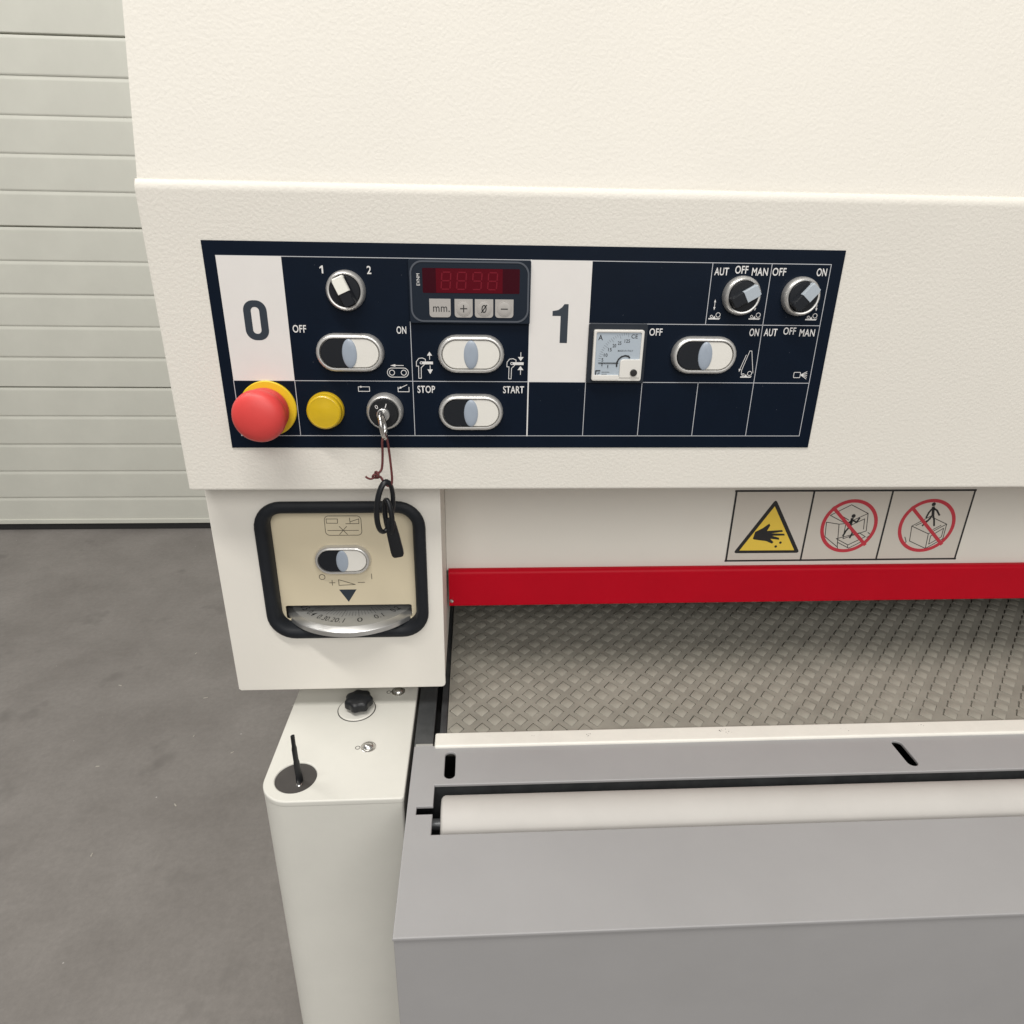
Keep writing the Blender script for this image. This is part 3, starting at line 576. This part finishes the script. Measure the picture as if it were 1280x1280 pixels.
link('frame', box(168, BX1, 330, 334, -420, -193.9), 'interior_shade', mach)  # nearer dark sheet behind the guard bar, added for the same darkness

# ------------------------------------------------------------------ feed belt with its raised diamonds
BZ = -446.0; bx_a, bx_b = 167.8, 1046.0
BB = BZ - 2.2                 # bottom of the grooves that ring each diamond
bp_ = [(-14, -470), (-18.5, -462), (-19.5, -457), (-18.4, -452), (-17, BB - 0.6), (-15, BB), (875, BB), (875, -470)]
belt = link('conveyor_belt', loft([[(bx_a, y, z) for y, z in bp_], [(bx_b, y, z) for y, z in bp_]], ang=40), 'belt_rubber', mach, (0, 0, 0))
SX, SY_ = 7.3, 8.3
def stud_bm(bm, ox=0, oy=0, oz=0):
    lo = [(SX, 0), (0, SY_), (-SX, 0), (0, -SY_)]
    def ring(s, hf, hb):
        o_ = []
        for i in range(4):
            (ax, ay), (cx_, cy_) = lo[i], lo[(i+1) % 4]
            for t in (0.07, 0.93):
                x, y = (ax + (cx_-ax)*t) * s, (ay + (cy_-ay)*t) * s
                o_.append((x, y, hf + (hb - hf) * (y + SY_) / (2*SY_)))
        return o_
    R_ = [ring(1.02, -2.3, -2.3), ring(1.0, 0.25, 0.85), ring(0.90, 0.45, 1.15)]
    V_ = [[bm.verts.new((x + ox, y + oy, z + oz)) for x, y, z in r] for r in R_]
    for a, c_ in zip(V_, V_[1:]):
        for i in range(8): bm.faces.new((a[i], a[(i+1) % 8], c_[(i+1) % 8], c_[i]))
    bm.faces.new(V_[-1])
bm = bmesh.new(); stud_bm(bm); ME_STUD = fin(bm, 28, rec=False); ME_STUD.materials.append(MATS['stud_rubber'])
spots = []; cells = []
PX, PYS = 25.6, 27.4
for j in range(-6, 72):
    for i in range(-3, 37):
        x = 176.8 + i * PX + (PX / 2 if j % 2 else 0); y = 24.0 + j * PYS / 2 - 0.045 * (x - 176.8)
        whole = x - 8.2 > bx_a and x + 9 < bx_b and -10 < y < 850
        cells.append((x, y, whole))
        if whole: spots.append((x, y))
# web of the belt: each rhombic cell of the lattice with a hole a little wider than its stud
bm = bmesh.new(); hx, hy = PX / 2, PYS / 2; sk = -0.045
for x, y, whole in cells:
    O_ = [bm.verts.new((x + u, y + v + sk * u, BZ)) for u, v in ((hx, 0), (0, hy), (-hx, 0), (0, -hy))]
    if not whole: bm.faces.new(O_); continue
    g = 0.75
    I_ = [bm.verts.new((x + u, y + v, BZ)) for u, v in ((SX + g * 1.15, 0.5), (0, SY_ + g * 2.9), (-SX - g * 1.15, 0.5), (0, -SY_ - 0.15))]
    D_ = [bm.verts.new((v_.co.x, v_.co.y, BB - 0.1)) for v_ in I_]
    for i in range(4):
        j = (i + 1) % 4
        bm.faces.new((O_[i], O_[j], I_[j], I_[i])); bm.faces.new((I_[i], I_[j], D_[j], D_[i]))
for co, no in (((bx_a, 0, 0), (-1, 0, 0)), ((bx_b, 0, 0), (1, 0, 0)), ((0, -14, 0), (0, -1, 0)), ((0, 872, 0), (0, 1, 0))):
    bmesh.ops.bisect_plane(bm, geom=list(bm.verts) + list(bm.edges) + list(bm.faces), plane_co=co, plane_no=no, clear_outer=True)
link('belt_surface', fin(bm, 20, rec=False), 'belt_rubber', belt, (0, 0, 0))
camp = Vector((197.7, -526.4, 4.4))
near = [s_ for s_ in spots if s_[0] < 760 and s_[1] < 250]
near.sort(key=lambda s_: (Vector((s_[0], s_[1], BZ)) - camp).length)
solo = set(near[:300])
bm = bmesh.new()
for x, y in spots:
    if (x, y) in solo: link('belt_stud', ME_STUD, None, belt, (x + random.uniform(-.25, .25), y + random.uniform(-.25, .25), BZ))
    else: stud_bm(bm, x, y, BZ)
o = link('belt_studs', fin(bm, 28, rec=False), 'stud_rubber', belt, (0, 0, 0)); o['kind'] = 'stuff'

# ------------------------------------------------------------------ table front: cream edge strip, grey slotted plate, rubber roller
es_ = link('edge_strip', box(156.6, 1052, -30.0, -11.0, -452, -442.6, 2.0, 3), 'strip_paint', mach)
bm = bmesh.new(); rs = random.Random(3)
for cx_, cy_, n_, sp_r in ((306, -19.5, 5, 2.2), (441, -18.0, 9, 4.0), (445, -21.0, 4, 2.0), (250, -17, 2, 1.5), (560, -20, 3, 5), (640, -18, 3, 6)):
    for _ in range(n_):
        px_, py_, rr = cx_ + rs.gauss(0, sp_r), cy_ + rs.gauss(0, 1.2), rs.uniform(0.2, 0.6)
        f_ = [bm.verts.new((px_ + rr * rs.uniform(.6, 1.5) * math.cos(rad(60*k)), py_ + rr * rs.uniform(.5, 1.0) * math.sin(rad(60*k)), -442.54)) for k in range(6)]; bm.faces.new(f_)
link('scuff_mark', fin(bm), 'hole_brown', es_)['kind'] = 'stuff'
def slot(cx_, y0, y1, wd): return [(cx_ + wd/2*math.cos(rad(a)), y1 - wd/2 + wd/2*math.sin(rad(a))) for a in range(0, 181, 20)] + [(cx_ + wd/2*math.cos(rad(a)), y0 + wd/2 + wd/2*math.sin(rad(a))) for a in range(180, 361, 20)]
TX0, TX1, TF = 137.2, 1060.0, -214.0
tab = link('infeed_table', flat([[(TX0, -26.0), (TX0, -70), (TX0 + 0.6, TF), (TX1, TF), (TX1, -26.0)], slot(172.2, -68.0, -34.8, 9.8), slot(606.8, -68.0, -34.8, 9.8), slot(1041.0, -68.0, -34.8, 9.8),
     [(159.4, -128.2), (1036, -128.2), (1036, -75.2), (159.4, -75.2), (159.4, -98.8), (145.4, -98.8), (145.4, -107.2), (159.4, -107.2)]], -445.4, 3.2, 0.9, False), 'table_grey', mach)
link('table_apron', box(TX0 + 0.8, TX1, TF + 2, TF + 6, -760, -450, 1.2), 'table_grey', mach)
link('dark_tray', box(TX0 + 6, TX1 - 4, -206, -28, -520, -512), 'interior_shade', mach)
link('dark_tray', box(TX0 + 6.1, TX1 - 4, -73.5, -71, -511.8, -449), 'dark_steel', mach)  # dark wall added so the gap behind the roller reads as shade
link('dark_tray', box(TX0 + 3, TX0 + 6, -206, -28, -512, -456), 'interior_shade', mach)
rol = []
for x, r in ((166.2, 5), (166.2, 20.4), (167.6, 22.2), (169.5, 23.0), (600, 23.0), (1028, 23.0), (1030, 21.5), (1030, 5)):
    rol.append([(x, r*math.cos(2*math.pi*k/64), r*math.sin(2*math.pi*k/64)) for k in range(64)])
ro = link('feed_roller', loft(rol, ang=40), 'roller_rubber', mach, (0, -102.6, -463.0))
link('shaft', loft([[(x, 5*math.cos(2*math.pi*k/24), 5*math.sin(2*math.pi*k/24)) for k in range(24)] for x in (147, 1040)]), 'dark_steel', ro, (0, -102.6, -463.0))
# rail and sheet between the cabinet and the belt
link('cover_sheet', box(136.6, 155.0, -23.6, 330, -453, -447.4, 0.8), 'dark_steel', mach)
link('sheet_end', box(138.2, 155.2, -26.6, -23.4, -452, -444.8, 0.8), 'alu', mach)
link('belt_rail', box(160.2, 167.2, -14, 870, -470, -450.2, 1.0), 'dark_steel', mach)
link('belt_bed', box(136, 1050, -10, 870, -500, -471), 'interior_shade', mach)

# ------------------------------------------------------------------ cabinet base under the control box
GZ = -446.0
def corner(cx_, cy_, r, a0, a1, n_=10): return [(cx_ + r*math.cos(rad(a0 + (a1-a0)*k/n_)), cy_ + r*math.sin(rad(a0 + (a1-a0)*k/n_))) for k in range(n_+1)]
ol = [(8.0, 420.0)] + corner(6.6 + 27, -62.4, 27, 180, 270, 14) + corner(130.2, -85.6, 3.4, 278, 350, 4) + [(133.8, 0), (133.8, 420.0)]
hc = (34.4, -61.0); 
cab = link('base_cabinet', flat([ol, circ(*hc, 18.2, 48)], GZ, 6.0, 1.4, False), 'base_paint', mach)
def infl(g): return [(min(max(x, 6.6 + g), 133.8 - g), max(y, -89.4 + g)) for x, y in ol]
def shr(g):
    c_ = Vector((70, 150)); out = []
    N = len(ol)
    for i in range(N):
        a, p, b_ = Vector(ol[i-1]), Vector(ol[i]), Vector(ol[(i+1) % N]); nn = ((p-a).normalized() + (b_-p).normalized()); nn = Vector((-nn.y, nn.x)); nn = nn.normalized() if nn.length > 1e-6 else Vector((0,0))
        out.append(tuple(p + nn * g))
    return out
link('cabinet_wall', loft([[(x, y, z) for x, y in shr(0.35)] for z in (FL + 2, -451.2)], False, False), 'base_paint', cab, (0, 0, 0))
link('lever_socket', lathe_z([(19.5, -40), (18.1, -3.0), (18.0, -1.3), (0.5, -1.3)][:], 40), 'hole_brown', cab, (*hc, GZ))
lv = link('clamp_lever', tube(catmull([(39.0, -65.5, -447.5), (39.0, -66.2, -440), (38.8, -67.2, -424), (39.2, -69.0, -406), (39.6, -70.0, -391.5)], 5), [3.4]*6 + [3.0]*5 + [2.5]*5 + [1.9]*5, 10, r2=1.5), 'black_plastic', cab, (0, 0, 0))
link('lever_pin', lathe_z([(2.6, -5), (2.6, 0.5), (2.0, 1.2), (0.5, 1.3)], 20), 'chrome', cab, (39.0, -69.0, GZ - 1.0))
# knob on its disc
kb = link('star_knob', loft([[( (r*(1 + 0.07*a*math.cos(7*2*math.pi*i/70))) * math.cos(2*math.pi*i/70), (r*(1 + 0.07*a*math.cos(7*2*math.pi*i/70))) * math.sin(2*math.pi*i/70), z) for i in range(70)] for r, z, a in ((6, 0.6, 0), (6.5, 4, 0), (12.4, 6, 1), (13.6, 7.5, 1), (13.6, 13, 1), (12.6, 15, 1), (10, 16.4, 0.5), (3, 17, 0))], ang=40), 'black_plastic', cab, (76.5, 30.0, GZ))
link('washer', lathe_z([(18.4, -1), (18.4, 0.9), (17.6, 1.5), (4, 1.5)], 48), 'base_paint', kb, (73.6, 30.6, GZ))
link('washer_seat', lathe_z([(19.4, -1), (19.4, 0.15), (18.3, 0.2), (2, 0.2)], 48), 'hole_brown', kb, (73.6, 30.6, GZ))
for x, y in ((93.6, -25.2), (113.2, 57.5)):
    sc = link('screw', lathe_z([(7.2, -0.5), (7.2, 0.6), (6.6, 0.9), (5.4, 0.9), (5.2, 2.0), (4.2, 3.4), (2.4, 4.2), (0.5, 4.4)], 32, ang=50), 'chrome', cab, (x, y, GZ))
    link('keyhole_mark', flat([circ(x - 10.0, y - 0.4, 2.4, 16), circ(x - 10.0, y - 0.4, 1.8, 16)], GZ + 0.15, 0.2, 0, False), 'hole_brown', cab)
# columns carrying the head, rear body and far cabinet
link('column', box(24, 130, 180, 820, GZ - 3, -193.9, 3), 'cream_paint', mach)
link('motor_housing', box(24, 1180, 430, 860, FL + 2, -500, 4), 'base_paint', mach)
link('base_cabinet', box(1062, 1250, -88, 820, FL + 2, -193.9, 4), 'base_paint', mach)
link('machine_body', box(140, 1060, -88, 428, FL + 2, -521, 3), 'base_paint', mach)

# ------------------------------------------------------------------ crumbs on the floor
for k, (x, y, s_, a) in enumerate(((-640, 1180, 7, 20), (-760, 1420, 5, 70), (-560, 760, 6, 130), (-820, 900, 5, 10), (-690, 620, 6, 95), (-480, 940, 5, 40), (-930, 1250, 6, 160), (-610, 1010, 4, 80))):
    R_ = Matrix.Rotation(rad(a), 4, 'Z'); me = loft([[(-s_, -1.6, 0), (s_*0.9, -1.1, 0), (s_, 1.0, 0), (-s_*0.7, 1.7, 0)], [(-s_*0.9, -1.2, 1.6), (s_*0.8, -0.8, 1.1), (s_*0.8, 0.7, 1.0), (-s_*0.6, 1.2, 1.7)]]); me.transform(R_)
    tag(link('wood_chip', me, 'wood', None, (x, y, FL)), 'tiny pale wood splinter lying on the concrete floor', 'splinter', 'wood splinters on the floor')
